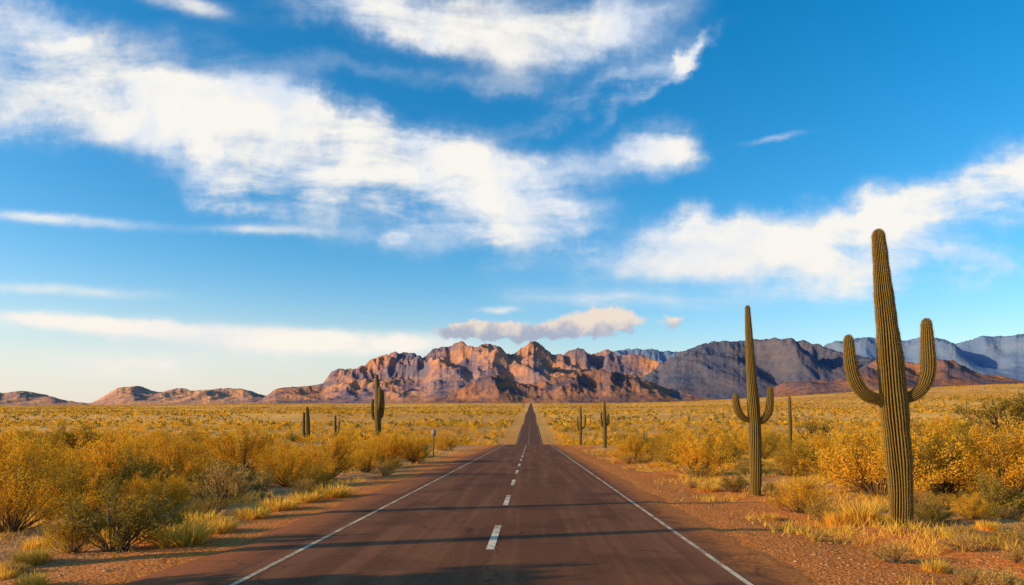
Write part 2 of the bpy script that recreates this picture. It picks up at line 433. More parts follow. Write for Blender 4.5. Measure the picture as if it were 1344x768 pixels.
def put_shrub(kind, x, y, H, label, cat='shrub', group=None, wide=1.0, var=None):
    cnt[kind] = cnt.get(kind, 0)+1
    z = float(gz(x, y))-.03
    if kind == 'grass':
        me = GR[cnt[kind] % 4]; s = H/.6
        nm = 'grass_clump'; o = link(nm, me, None, (x, y, z), (0,0,random.uniform(0,6.28)), (s*wide*random.uniform(.9,1.15), s*wide, s))
        tag(o, label, cat, None, group); return o
    (sm, fm), h0 = KIND[kind][(cnt[kind] if var is None else var) % len(KIND[kind])]
    s = H/h0
    nm = {'gold':'golden_shrub','olive':'olive_shrub','green':'green_shrub','tan':'dry_bush','sparse':'twiggy_bush'}[kind]
    t = thing(nm, label, cat, (x, y, z), random.uniform(0, 6.28), (s*wide*random.uniform(.92,1.1), s*wide*random.uniform(.92,1.1), s), group)
    link('stems', sm, t); link('foliage', fm, t)
    return t

occ = []
def hero(kind, p, row, top, label, cat='shrub', wide=1.0):
    x, y = px(p, row); H = (row-top)*y/F
    put_shrub(kind, x, y, H, label, cat, None, wide); occ.append((x, y, H*.55*wide))
# left of the road
hero('gold', 40, 650, 556, 'big golden feathery shrub at the far left edge, behind the nearest bushes')
hero('gold', 12, 690, 590, 'golden shrub at the left edge of the photo, nearest of the big golden ones', 'shrub', 1.1)
hero('green', 150, 716, 608, 'dull olive green leafy bush with open twigs, nearest large bush left of the road', 'bush')
hero('olive', 95, 718, 662, 'small olive bush at the foot of the green leafy bush, lower left', 'bush')
hero('gold', 140, 640, 543, 'tall golden shrub rising directly behind the green leafy bush')
hero('gold', 232, 630, 562, 'wide golden shrub right of the tall one behind the green bush', 'shrub', 1.1)
hero('gold', 218, 664, 608, 'golden shrub just right of the green leafy bush, lower than its neighbours')
hero('gold', 275, 640, 590, 'golden shrub behind the pale straw coloured bush on the left')
hero('gold', 318, 618, 545, 'tall rounded golden shrub halfway between left frame edge and road')
hero('gold', 372, 620, 572, 'golden shrub right of the tall rounded one, behind the left verge')
hero('tan', 295, 655, 592, 'pale straw coloured round bush by the left gravel verge', 'bush')
hero('sparse', 345, 642, 606, 'grey twiggy bush beside the pale round bush on the left verge', 'bush')
hero('olive', 412, 636, 604, 'low rounded olive bush close to the left edge of the road', 'bush', 1.3)
hero('grass', 238, 710, 672, 'bright golden grass clump at the lower left verge, largest one', 'grass', 1.7)
hero('grass', 200, 704, 678, 'golden grass clump between the green bush and largest clump', 'grass', 1.7)
hero('grass', 285, 695, 670, 'golden grass clump right of the largest one, lower left verge', 'grass', 1.7)
hero('grass', 262, 684, 660, 'golden grass clump behind the largest one, lower left verge', 'grass', 1.8)
hero('grass', 435, 650, 630, 'bright golden grass clump in front of the low olive bush', 'grass', 2.0)
hero('grass', 400, 656, 638, 'low golden grass clump at the left foot of the low olive bush', 'grass', 2.0)
hero('grass', 365, 666, 645, 'golden grass clump left of the low olive bush', 'grass', 1.9)
hero('grass', 330, 677, 656, 'golden grass clump on gravel beneath the grey twiggy bush', 'grass', 1.8)
hero('gold', 545, 607, 566, 'golden shrub nearest the left road edge in the middle distance')
hero('gold', 480, 618, 580, 'golden shrub left of the road behind the low rounded bush')
hero('grass', 40, 766, 740, 'small dry grass clump in the lower left corner', 'grass', 1.3)
hero('tan', 505, 622, 600, 'straw bush on the left verge in the middle distance', 'bush')
# right of the road
hero('gold', 918, 622, 555, 'rounded golden shrub between the road and the middle saguaro')
hero('olive', 888, 610, 570, 'olive shrub left of the rounded golden one, right roadside')
hero('gold', 830, 604, 564, 'golden shrub on the right roadside nearest to the road')
hero('gold', 1125, 640, 556, 'tall golden shrub standing behind the left arm of the big saguaro')
hero('olive', 1242, 648, 562, 'large olive gold shrub just right of the big saguaro trunk', 'shrub', 1.1)
hero('green', 1300, 668, 598, 'dark olive shrub near the right frame edge')
hero('olive', 1338, 646, 566, 'dull olive leafy shrub cut by the right frame edge')
hero('olive', 1290, 628, 570, 'dull olive shrub below the spreading desert tree')
hero('gold', 1050, 668, 612, 'low golden bush between the two big saguaros', 'bush')
hero('sparse', 1078, 678, 634, 'twiggy grey bush left of the big saguaro', 'bush')
hero('grass', 1128, 682, 644, 'tall bright golden grass clump at the foot of the big saguaro', 'grass', 1.0)
hero('grass', 1100, 682, 655, 'golden grass clump left of the tall one by the big saguaro', 'grass', 1.1)
hero('green', 1222, 680, 642, 'dark green low bush right beside the base of the big saguaro', 'bush', 1.2)
hero('tan', 1172, 730, 696, 'dry straw bush on the gravel in front of the big saguaro', 'bush', 1.1)
hero('tan', 1266, 704, 678, 'low straw bush right of the saguaro base', 'bush', 1.2)
hero('green', 966, 642, 612, 'small dark bush left of the middle saguaro base', 'bush')
hero('sparse', 1014, 648, 626, 'small twiggy bush right of the middle saguaro base', 'bush')
hero('grass', 930, 640, 626, 'golden grass clump on the right verge in front of the golden shrub', 'grass', 1.7)
hero('tan', 1310, 770, 726, 'dry straw bush in the lower right corner', 'bush', 1.1)
hero('sparse', 1335, 716, 664, 'dark twiggy bush at the right frame edge', 'bush')
hero('tan', 1075, 702, 684, 'low straw tuft on gravel left of the big saguaro', 'bush', 1.3)
hero('grass', 1010, 676, 664, 'small golden grass clump on gravel below the middle saguaro', 'grass', 1.5)
hero('grass', 1225, 740, 718, 'small dry grass clump on gravel, lower right', 'grass', 1.3)

# scatter of countable shrubs
def free(x, y, r, f=.85):
    for a, b, c in occ:
        if (a-x)**2+(b-y)**2 < (f*(c+r))**2: return False
    return True
rs = random.Random(21)
SAG = [(8.57, 15.8, 1.6), (7.8, 23.8, 1.4)]
def scatter(n, x0f, x1f, y0, y1, kinds, zone, f=.85):
    k = tries = 0
    while k < n and tries < n*60:
        tries += 1
        y = y0+(y1-y0)*rs.random()**1.1
        x = rs.uniform(x0f(y), x1f(y))
        kd, h0, h1, w = rs.choice(kinds)
        H = rs.uniform(h0, h1)
        if abs(x+.95) < 6.4+H*.8: continue
        # keep the foot of the two big saguaros in sight
        if any(y < sy+.5 and y > sy*.6 and abs(x/y-sx/sy) < .06+.5*H/y for sx, sy, _ in SAG): continue
        if not free(x, y, H*.55, f): continue
        occ.append((x, y, H*.55))
        cat = 'grass' if kd == 'grass' else 'shrub'
        word = {'gold':'golden feathery shrub','olive':'olive yellow shrub','green':'dull green bush','tan':'low straw coloured bush','sparse':'grey twiggy bush','grass':'golden grass clump'}[kd]
        put_shrub(kd, x, y, H, '%s %s' % (word, zone), cat, '%s %s' % (word+('es' if word.endswith('bush') else 's'), zone), w)
        k += 1
big = [('gold',1.4,2.5,1.15),('gold',1.1,2.0,1.25),('olive',1.0,2.0,1.2),('gold',1.8,2.9,1.1),('olive',1.4,2.4,1.2),('green',1.0,1.9,1.25)]
small = [('tan',.45,.85,1.2),('gold',.6,1.0,1.2),('green',.45,.9,1.2),('sparse',.45,.8,1.2),('grass',.35,.6,1.9)]
tuft = [('tan',.22,.42,1.2),('tan',.22,.4,1.3),('grass',.2,.35,1.5)]
scatter(50, lambda y: -.85*y-2, lambda y: -9.5, 18, 52, big, 'in the near scrub left of the road', .68)
scatter(50, lambda y: 9.5, lambda y: .80*y+2, 21, 58, big, 'in the near scrub right of the road', .66)
scatter(40, lambda y: -.45*y-4, lambda y: -7.0, 15, 62, small, 'along the left verge')
scatter(50, lambda y: 6.8, lambda y: .6*y+3, 13, 62, small, 'along the right verge')
scatter(30, lambda y: 5.8, lambda y: .78*y, 9, 34, tuft, 'on the near gravel right of the road')
scatter(18, lambda y: -.78*y, lambda y: -6.4, 10, 24, tuft, 'on the near ground left of the road')
scatter(50, lambda y: -.80*y, lambda y: -9.0, 52, 112, big, 'farther back left of the road', .55)
scatter(54, lambda y: 9.0, lambda y: .75*y, 56, 112, big, 'farther back right of the road', .55)
# bushes beside the camera, left of the frame
for i, (x, y, H) in enumerate(((-9.6,6.2,1.9),(-9.4,2.6,2.0))):
    put_shrub('gold', x, y, H, 'golden shrub beside the left verge nearest the camera', 'shrub', 'golden shrubs nearest the camera')

# ------------------------------------------------------------------ saguaros
def catmull(P4, n):
    P4 = np.asarray(P4, float); k = len(P4)
    Pp = np.vstack([2*P4[0]-P4[1], P4, 2*P4[-1]-P4[-2]])
    t = np.linspace(0, k-1-1e-6, n); i = t.astype(int); f = (t-i)[:,None]
    p0, p1, p2, p3 = Pp[i], Pp[i+1], Pp[i+2], Pp[i+3]
    return .5*((2*p1)+(-p0+p2)*f+(2*p0-5*p1+4*p2-p3)*f**2+(-p0+3*p1-3*p2+p3)*f**3)

def ribbed(name, ctrl, n, ribs, sub, parent, seed, spines=0):
    """ctrl rows: x, y, z, radius (tip closes as a dome)"""
    r = np.random.default_rng(seed)
    Q = catmull(ctrl, n); pth = Q[:,:3]; rad = Q[:,3].copy()
    seg = np.concatenate([[0], np.cumsum(np.linalg.norm(np.diff(pth, axis=0), axis=1))])
    tot = seg[-1]; rt = rad[-1]*1.35
    sN = np.concatenate([np.linspace(0, tot-rt, n), tot-rt+rt*np.sin(np.linspace(0, PI/2, 12)[1:])])
    pth = np.stack([np.interp(sN, seg, pth[:,k]) for k in range(3)], 1); rad = np.interp(sN, seg, rad)
    e = np.clip((sN-(tot-rt))/rt, 0, 1); rad = rad*np.sqrt(np.maximum(1-e**2, .0004))
    rad *= 1+.025*np.sin(sN*5+seed)+.018*np.sin(sN*13+seed*2)
    T = np.gradient(pth, axis=0); T /= np.linalg.norm(T, axis=1, keepdims=True)
    a = np.cross(T[0], [0,1,.1]); a /= np.linalg.norm(a); A = [a]
    for i in range(1, len(T)):
        a = A[-1]-T[i]*(A[-1]@T[i]); a /= np.linalg.norm(a); A.append(a)
    A = np.array(A); B = np.cross(T, A)
    m = ribs*sub; th = np.arange(m)*2*PI/m
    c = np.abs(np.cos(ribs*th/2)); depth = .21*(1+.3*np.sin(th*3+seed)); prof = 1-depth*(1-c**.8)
    wob = 1+.03*np.sin(3*th[None,:]+sN[:,None]*1.3)+.010*np.sin(ribs*th[None,:]+sN[:,None]*40)
    R = rad[:,None]*prof[None,:]*wob
    tw = th[None,:]+.06*np.sin(sN[:,None]*1.7+seed)+.015*np.sin(th[None,:]*5+sN[:,None]*3)
    ring = pth[:,None,:]+R[:,:,None]*(np.cos(tw)[:,:,None]*A[:,None,:]+np.sin(tw)[:,:,None]*B[:,None,:])
    V = ring.reshape(-1, 3)
    ii = np.arange(len(pth)*m).reshape(len(pth), m); i2 = np.roll(ii, -1, 1)
    Fq = np.stack([ii[:-1], i2[:-1], i2[1:], ii[1:]], -1).reshape(-1, 4)
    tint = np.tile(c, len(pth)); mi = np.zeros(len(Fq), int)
    if spines:
        step = max(1, int(round(.035/(tot/n))))
        cs = np.arange(0, m, sub)
        ri = np.arange(2, len(pth)-1, step)
        cp = ring[ri][:,cs].reshape(-1, 3); ax = np.repeat(pth[ri], len(cs), 0)
        nr = cp-ax; nr /= np.linalg.norm(nr, axis=1, keepdims=True)+1e-9
        cp = np.repeat(cp, spines, 0); nr = np.repeat(nr, spines, 0)
        d = nr+r.normal(0, .65, nr.shape); d /= np.linalg.norm(d, axis=1, keepdims=True)
        w = np.cross(d, r.normal(0, 1, d.shape)); w /= np.linalg.norm(w, axis=1, keepdims=True); w *= .002
        L = r.uniform(.02, .05, len(cp))[:,None]
        SV = np.stack([cp-w-nr*.004, cp+w-nr*.004, cp+d*L+w*.2, cp+d*L-w*.2], 1).reshape(-1, 3)
        SF = np.arange(len(SV)).reshape(-1, 4)+len(V)
        V = np.concatenate([V, SV]); Fq = np.concatenate([Fq, SF]); tint = np.concatenate([tint, np.ones(len(SV))])
        mi = np.concatenate([mi, np.ones(len(SF), int)])
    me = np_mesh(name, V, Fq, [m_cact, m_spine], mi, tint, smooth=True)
    return link(name, me, parent)

def saguaro(label, p, row, d, trunk, arms, n, ribs, sub, seed, spines=0, group=None, slim=.9):
    """trunk/arms given as photo columns, rows, widths at distance d -> converted to metres in the cactus' own frame"""
    x0 = (p-VX)*d/F; z0 = float(gz(x0, d))
    t = thing('saguaro_cactus', label, 'cactus', (x0, d, z0), 0, (1,1,1), group)
    k = d/F
    cv = lambda L: [((c-p)*k, dy, (EY-rw)*k+HC-z0, w*k/2*slim) for c, rw, w, dy in L]
    tr = cv(trunk); tr[0] = (tr[0][0], 0, -.15, tr[0][3])
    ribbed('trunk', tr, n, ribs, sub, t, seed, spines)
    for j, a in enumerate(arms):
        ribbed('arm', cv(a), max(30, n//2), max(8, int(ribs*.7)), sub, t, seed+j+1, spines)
    return t
saguaro('tall two armed saguaro nearest the camera, right of the road', 1181, 686, HC*F/(686-566.),
    [(1183,690,30,0),(1182,640,33,0),(1177,570,37,0),(1171,500,37,0),(1165,440,31,0),(1159,380,25,0),(1155,330,20,0),(1152,301,16,0)],
    [[(1168,530,13,0),(1150,524,16,-.02),(1133,517,18,-.05),(1121,500,18.5,-.05),(1115,475,17,-.05),(1112,440,13,-.05)],
     [(1176,524,13,0),(1192,521,15.5,-.1),(1206,509,18.5,-.14),(1213.5,488,19.5,-.14),(1213,455,18.5,-.14),(1211,419,14,-.14)]], 150, 27, 6, 31, 3)
saguaro('slender two armed saguaro in the middle ground right of the road', 991, 645, HC*F/(645-566.),
    [(992,648,14,0),(992,610,17,0),(990,550,18,0),(986,490,14,0),(983,440,10.5,0),(981,401,7.5,0)],
    [[(986,552,8,0),(976,549,9.5,0),(969,540,10.5,0),(966,528,10,0),(965,516,8.5,0)],
     [(992,555,8,0),(1001,551,10,-.05),(1008,541,11,-.05),(1010,525,10.5,-.05),(1010,507,8.5,-.05)]], 120, 19, 6, 41, 2)
saguaro('saguaro with short raised arms standing left of the road', 496, 599, 57,
    [(496,600,8.5,0),(496,560,9.5,0),(496,525,9,0),(495,505,7,0),(494,491,5,0)],
    [[(495,552,4,0),(490,548,5,0),(488.5,538,5.5,0),(489,524,4,0)],
     [(497,550,4,0),(501,546,5,0),(502.5,532,5.5,0),(502,512,4,0)],
     [(497,540,4,.1),(499,534,5,-.4),(500,522,5,-.4),(500,508,4,-.4)]], 70, 14, 4, 51)
saguaro('small twin stemmed cactus left of the short armed saguaro', 404, 590, 80,
    [(404,592,6,0),(404,570,6.5,0),(404,550,6,0),(403,534,4.5,0)],
    [[(403,575,4,0),(399,570,4.5,0),(398.5,555,4.5,0),(399,541,3.5,0)]], 40, 12, 4, 61)
saguaro('short stubby cactus far left of the road, right of the twin stemmed one', 440, 585, 95,
    [(440,585,4,0),(440,570,4.5,0),(440,557,4,0),(440,545,3,0)],
    [[(441,572,2.5,0),(444,568,3,0),(445,560,3,0),(445,553,2.5,0)]], 40, 12, 4, 71)
saguaro('far slim saguaro with a small arm just right of the road', 793, 587, 90,
    [(794,588,5.5,0),(794,565,6,0),(793.5,545,5.5,0),(793,525,3.5,0)],
    [[(794,562,3,0),(790,558,3.5,0),(789,550,3.5,0),(789,541,3,0)],
     [(794,560,3,0),(798,556,3.5,0),(798.5,550,3.5,0),(798.5,543,3,0)]], 50, 12, 4, 81)
saguaro('far saguaro close to the road verge, left of the slim one', 762, 583, 108,
    [(762,584,4,0),(762,565,4.5,0),(762,550,4,0),(762,533,3,0)],
    [[(762,566,2.5,0),(758.5,562,3,0),(758,554,3,0),(758,548,2.5,0)],
     [(762,564,2.5,0),(767,560,3,0),(768,552,3,0),(768,544,2.5,0)]], 40, 10, 4, 91)
saguaro('armless pole like saguaro between the two large saguaros in the distance', 1037, 588, 85,
    [(1037,590,5.5,0),(1037,565,6,0),(1036.5,545,5.5,0),(1036,520,4,0)], [], 40, 12, 4, 101)
# unseen saguaros added left of the frame to throw thin shadows on the road
def shadow_saguaro(x, y, H, seed, arm):
    z0 = float(gz(x, y))
    t = thing('saguaro_cactus', 'unseen tall saguaro added left of the frame for its shadow', 'cactus', (x, y, z0), 0, (1,1,1), 'unseen tall saguaros added left of the frame for their shadows')
    ribbed('trunk', [(0,0,-.15,.20),(0,0,H*.3,.25),(.03,0,H*.7,.22),(.05,0,H,.12)], 60, 18, 4, t, seed)
    for sg, h in arm:
        ribbed('arm', [(.1*sg,0,h,.10),(.42*sg,0,h+.05,.14),(.56*sg,.05,h+.35,.15),(.58*sg,.05,h+1.5,.11)], 40, 12, 4, t, seed+3+sg)
for i, (x, y, H, arm) in enumerate(((-17.5,8.6,7.4,((1,2.4),)),(-18.0,14.0,7.8,((1,3.0),(-1,3.6))))):
    shadow_saguaro(x, y, H, 200+i*10, arm)

# ------------------------------------------------------------------ bare trees
def bare_tree(label, x, y, H, seed, spread=.8, leaf=None, nleaf=4, group=None, ls=(.09,.03), wood=None, thick=1.0):
    r = np.random.default_rng(seed)
    z0 = float(gz(x, y))
    t = thing('desert_tree', label, 'tree', (x, y, z0), group=group)
    TV, TF, BV, BF = [], [], [], []; to = 0; bo = 0
    LC, LA = [], []
    trunk = [(0,0,-.2),(.05*H*r.normal(),.0,.12*H),(.06*H*r.normal(),0,.28*H)]
    to = tube(catmull(trunk, 8), np.linspace(.045*H, .028*H, 8), 8, TV, TF, to)
    def grow(p, d, L, rad, lev):
        nonlocal bo
        q = p+d*L*.5+r.normal(0, .08*L, 3); e = p+d*L+r.normal(0, .1*L, 3)
        bo = tube(catmull([p, q, e], 6), np.linspace(rad, rad*.6, 6), 5 if lev < 2 else 3, BV, BF, bo)
        if lev >= 4:
            for k in range(nleaf):
                LC.append(e+(p-e)*r.uniform(0,.8)+r.normal(0, .10, 3)); LA.append(d)
            return
        for k in range(3):
            nd = d+r.normal(0, .55, 3)*np.array([1,1,.7])+np.array([0,0,.12]); nd /= np.linalg.norm(nd)
            grow(e if k else q, nd, L*r.uniform(.6, .82), rad*.58, lev+1)
    top = np.array(trunk[-1], float)
    for k in range(5):
        a = k*2*PI/5+r.uniform(-.4, .4)
        d = np.array([math.cos(a)*spread, math.sin(a)*spread, r.uniform(.5, 1.0)]); d /= np.linalg.norm(d)
        grow(top-np.array([0,0,r.uniform(0,.1)*H]), d, .27*H, .02*H*thick, 0)
    wd = wood or m_wood2
    link('trunk', np_mesh('trunk', np.concatenate(TV), np.concatenate(TF), [wd], smooth=True), t)
    link('branches', np_mesh('branches', np.concatenate(BV), np.concatenate(BF), [wd]), t)
    V, Fq = leaf_quads(np.array(LC), np.array(LA), ls[0], ls[1], r)
    link('crown', np_mesh('crown', V, Fq, [leaf or m_green], tint=np.repeat(r.uniform(0,1,len(LC)), 4)), t)
bare_tree('dark spreading desert tree at the right frame edge', (1322-VX)*46/F, 46, 5.1, 1, 1.0, m_green, 14, None, (.14,.06), m_woodd, 1.3)
bare_tree('small sparse tree behind the armless saguaro', (1070-VX)*75/F, 75, 4.8, 2, .5, m_olive, 6, None, (.14,.06), m_woodd, 1.3)
bare_tree('sparse dark tree behind the big saguaro arm, right', (1205-VX)*80/F, 80, 4.2, 3, .8, m_green, 8, None, (.14,.06), m_woodd, 1.3)
# unseen trees added left of the frame to shade the near road
for i, (x, y, H) in enumerate(((-13.5,4.2,4.8),(-17.5,3.4,5.6))):
    bare_tree('unseen leafy green trunked tree added left of the frame for shade', x, y, H, 20+i, 1.0, m_olive, 40, 'unseen trees added left of the frame for shade', (.20,.11))

# ------------------------------------------------------------------ roadside marker
m_steel = simple_mat('galvanised_post', (.09,.07,.05), (.16,.13,.10), 12, .6)
m_sign = simple_mat('dull_sign_face', (.26,.22,.18), (.36,.31,.26), 5, .6, .1)
def box(x0, x1, y0, y1, z0, z1):
    V = [(x, y, z) for z in (z0, z1) for y in (y0, y1) for x in (x0, x1)]
    return V, [(0,2,3,1),(4,5,7,6),(0,1,5,4),(2,6,7,3),(0,4,6,2),(1,3,7,5)]
sx, sy = (569-VX)*58/F, 58
t = thing('roadside_marker', 'small dull marker plate on a dark post left of the road', 'road marker', (sx, sy, float(gz(sx, sy))))
V, Fq = box(-.05, .05, -.03, .03, -.3, 2.0); link('post', np_mesh('post', V, Fq, [m_steel]), t)
V, Fq = box(-.2, .2, -.045, -.032, 1.75, 2.3); link('plate', np_mesh('plate', V, Fq, [m_sign]), t)

# ------------------------------------------------------------------ uncountable cover
def clumps(name, cx, cy, size, K, mats, qf, label, seed, cat='scrub'):
    r = np.random.default_rng(seed)
    n = len(cx); cz = gz(cx, cy)
    c = np.stack([cx, cy, cz], 1)
    cc = np.repeat(c, K, 0); ss = np.repeat(size, K)
    u = r.normal(0, 1, (n*K, 3)); u[:,2] = np.abs(u[:,2]); u /= np.linalg.norm(u, axis=1, keepdims=True)
    pos = cc+u*(r.uniform(.1, 1, n*K)**.5*ss)[:,None]*np.array([.62,.62,.8])
    ax = u+np.array([0,0,.4])
    V, Fq = leaf_quads(pos, ax, 1, 1, r)
    V = V.reshape(-1, 4, 3); cen = V.mean(1, keepdims=True)
    V = cen+(V-cen)*(ss*qf)[:,None,None]
    tint = np.repeat(np.clip(np.repeat(r.uniform(0,1,n), K)+r.normal(0,.15,n*K), 0, 1), 4)
    mi = np.repeat(r.integers(0, len(mats), n), K)
    o = link(name, np_mesh(name, V.reshape(-1,3), Fq, mats, mi, tint))
    tag(o, label, cat, 'stuff')
r = np.random.default_rng(77)
def area(n, y0, y1, sp, gap, patch=None, lam=60.):
    y = np.sqrt(r.uniform(y0**2, y1**2, n))
    x = r.uniform(-1, 1, n)*(sp*y+15)
    k = np.abs(x+.95) > gap
    if patch is not None:
        f = np.sin(x/lam+np.sin(y/lam*.7)*1.7)+np.sin(y/lam*.8-x/lam*.4+2)+.8*np.sin(x/lam*2.3+y/lam*1.9)
        k &= f > r.normal(patch, .8, n)
    return x[k], y[k]
x, y = area(4800, 95, 330, .85, 9.0)
clumps('scrub', x, y, r.uniform(.8, 2.5, len(x)), 70, [m_gold, m_olive, m_gold, m_gold, m_dark], .14, 'mass of golden and olive scrub covering the shallow valley', 1)
x, y = area(46000, 320, 1300, .85, 9.5, -1.0, 45.)
clumps('scrub', x, y, r.uniform(.8, 2.7, len(x)), 10, [m_gold, m_dark, m_olive, m_gold, m_green], .40, 'merged scrub over the plain beyond the valley', 2)
x, y = area(46000, 1200, 4600, .85, 14, -.6, 130.)
clumps('scrub', x, y, r.uniform(1.2, 3.8, len(x)), 6, [m_olive, m_gold, m_green, m_gold], .55, 'faint far scrub below the mountains', 3)
# pebbles
def pebbles():
    n = 9000
    y = 5+40*r.uniform(0,1,n)**1.7
    sd = np.where(r.uniform(0,1,n) < .4, -1, 1)
    x = -.95+sd*(5.2+np.abs(r.normal(0, 3.2, n)))
    s = r.uniform(.008, .026, n)*np.where(r.uniform(0,1,n) > .96, 2.4, 1)
    z = gz(x, y)
    O = np.array([(1,0,0),(0,1,0),(-1,0,0),(0,-1,0),(0,0,.6),(0,0,-.6)], float)
    Fo = np.array([(0,1,4),(1,2,4),(2,3,4),(3,0,4),(1,0,5),(2,1,5),(3,2,5),(0,3,5)])
    a = r.uniform(0, 6.28, n); ca, sa = np.cos(a), np.sin(a)
    Vv = O[None]*s[:,None,None]*r.uniform(.6, 1.3, (n,6,1))
    Xr = Vv[...,0]*ca[:,None]-Vv[...,1]*sa[:,None]; Yr = Vv[...,0]*sa[:,None]+Vv[...,1]*ca[:,None]
    V = np.stack([Xr+x[:,None], Yr+y[:,None], Vv[...,2]+z[:,None]+.002], -1).reshape(-1,3)
    Fc = (Fo[None]+np.arange(n)[:,None,None]*6).reshape(-1,3)
    tag(link('pebbles', np_mesh('pebbles', V, Fc, [m_stone])), 'loose pebbles on the gravel verges', 'pebbles', 'stuff')
pebbles()
# short dry grass
def short_grass():
    n = 66000
    y = 7+75*r.uniform(0,1,n)**1.2
    sd = np.where(r.uniform(0,1,n) < .5, -1, 1)
    off = 6.2+r.uniform(0,1,n)**.8*(4+.75*y)
    x = -.95+sd*off
    f = np.sin(x*.9+np.sin(y*.5)*2)+np.sin(y*.8+x*.35)+.7*np.sin(x*2.3-y*1.7)
    k = f > (.3-1.3*sstep(8, 16, off)); x, y = x[k], y[k]; n = len(x)
    K = 5
    x = np.repeat(x, K)+r.normal(0, .05, n*K); y = np.repeat(y, K)+r.normal(0, .05, n*K); n *= K
    z = gz(x, y)-.01; h = r.uniform(.06, .30, n); a = r.uniform(0, 6.28, n)
    b = np.stack([x, y, z], 1); w = np.stack([np.cos(a), np.sin(a), 0*a], 1)*(.006+.00025*y)[:,None]
    tip = b+np.stack([r.normal(0, .5, n)*h, r.normal(0, .5, n)*h, h], 1)
    V = np.stack([b-w, b+w, tip], 1).reshape(-1,3)
    tag(link('grass', np_mesh('grass', V, np.arange(3*n).reshape(-1,3), [m_grass], tint=np.repeat(r.uniform(0,1,n), 3))), 'short dry golden grass between the shrubs', 'grass', 'stuff')
short_grass()

# ------------------------------------------------------------------ world
w = bpy.data.worlds.new('World'); bpy.context.scene.world = w; w.use_nodes = True
w.node_tree.nodes.clear(); nt = NT(w.node_tree); nt.dim = '2D'
out = nt.node('ShaderNodeOutputWorld')
sky = nt.node('ShaderNodeTexSky', sky_type='NISHITA')
sky.sun_disc = False; sky.sun_elevation = SUN_EL; sky.sun_rotation = SUN_AZ
sky.air_density = 1.0; sky.dust_density = 1.2; sky.ozone_density = 3.0; sky.altitude = 300
hs = nt.node('ShaderNodeHueSaturation', {'Hue': .493, 'Saturation': 1.38, 'Value': 1.5, 'Color': sky.outputs[0]})
dirv = nt.node('ShaderNodeTexCoord').outputs['Generated']
sp = nt.node('ShaderNodeSeparateXYZ', {0: dirv})
yy = nt.math('MAXIMUM', sp.outputs[1], .03)
S = nt.math('DIVIDE', sp.outputs[0], yy); T = nt.math('DIVIDE', sp.outputs[2], yy)
bg = nt.node('ShaderNodeBackground', {'Color': hs.outputs[0], 'Strength': .14})
st = nt.node('ShaderNodeCombineXYZ', {0: S, 1: T}).outputs[0]
dn = nt.noise(st, 8, 6, .60, color=True)
dv = nt.node('ShaderNodeVectorMath', {0: dn, 1: (.5,.5,.5)}, operation='SUBTRACT').outputs[0]
dvA = nt.node('ShaderNodeVectorMath', {0: dv, 1: (.16,.085,0)}, operation='MULTIPLY').outputs[0]
dvB = nt.node('ShaderNodeVectorMath', {0: dv, 1: (.10,.018,0)}, operation='MULTIPLY').outputs[0]
pos = nt.node('ShaderNodeVectorMath', {0: st, 1: dvA}, operation='ADD').outputs[0]
posB = nt.node('ShaderNodeVectorMath', {0: st, 1: dvB}, operation='ADD').outputs[0]
CL = [ # column, row, half width, half height, tilt (deg, down to the right), weight
 (40,45,150,34,24,.75),(90,125,210,46,8,.85),(30,150,150,26,0,.45),(300,155,100,60,35,.98),(385,130,45,36,40,.6),(400,215,150,54,14,1.0),(540,238,140,58,14,1.1),(650,268,105,48,14,1.08),
 (705,300,60,22,18,.75),(735,218,95,22,-4,.55),(868,192,46,28,0,1.1),(290,257,42,13,12,1.05),(450,165,130,22,12,.4),
 (640,30,170,32,4,.75),(770,50,120,38,-20,.75),(500,22,120,22,12,.65),(850,112,75,10,-32,.8),(560,98,150,14,8,.45),(790,115,100,13,-24,.6),(900,75,50,7,-35,.5),
 (990,330,165,38,-6,.8),(925,298,60,20,-6,.7),(1140,345,190,32,0,.7),(1210,262,155,28,-15,.82),(1310,248,115,38,-14,1.05),(1290,345,130,16,-4,.5),(1080,300,110,20,-10,.4)]
CB = [(240,6,60,10,12,.8),(70,287,120,8,5,.95),(350,302,70,6,2,.6),(517,311,16,7,0,.9),(110,425,280,10,3,.8),(300,442,260,15,4,.65),(60,380,150,9,3,.5),(200,480,300,22,2,.55),(470,450,150,14,0,.6),(780,392,120,12,2,.6),(650,407,30,5,0,.9),
 (1110,388,170,15,-4,.6),(1025,182,35,5,-10,.6)]
def blobs(L, vec):
    acc = None
    for cx, cy, rx, ry, an, wt in L:
        mp = nt.node('ShaderNodeMapping', {'Vector': vec}, vector_type='TEXTURE')
        mp.inputs['Location'].default_value = ((cx-VX)/F, (EY-cy)/F, 0)
        mp.inputs['Rotation'].default_value = (0, 0, -math.radians(an))
        mp.inputs['Scale'].default_value = (rx/F, ry/F, 1)
        d = nt.node('ShaderNodeVectorMath', {0: mp.outputs[0], 1: mp.outputs[0]}, operation='DOT_PRODUCT').outputs['Value']
        e = nt.math('POWER', .45, d)
        acc = nt.math('MULTIPLY_ADD', e, wt, acc if acc is not None else 0.0)
    return acc
G = nt.math('MINIMUM', nt.math('ADD', blobs(CL, pos), blobs(CB, posB)), 1.25)
wmap = nt.node('ShaderNodeMapping', {'Vector': posB, 'Rotation': (0,0,.32), 'Scale': (2.0, 9.6, 1)}).outputs[0]
f1 = nt.noise(wmap, 1.0, 8, .60, .3)
f2 = nt.noise(st, 9.0, 7, .60, .2)
fb = nt.math('ADD', nt.math('MULTIPLY', f1, .70), nt.math('MULTIPLY', f2, .30))
dens = nt.math('MULTIPLY', G, nt.math('MULTIPLY_ADD', fb, 4.4, -1.22))
cov = nt.smooth(dens, .06, 1.32)
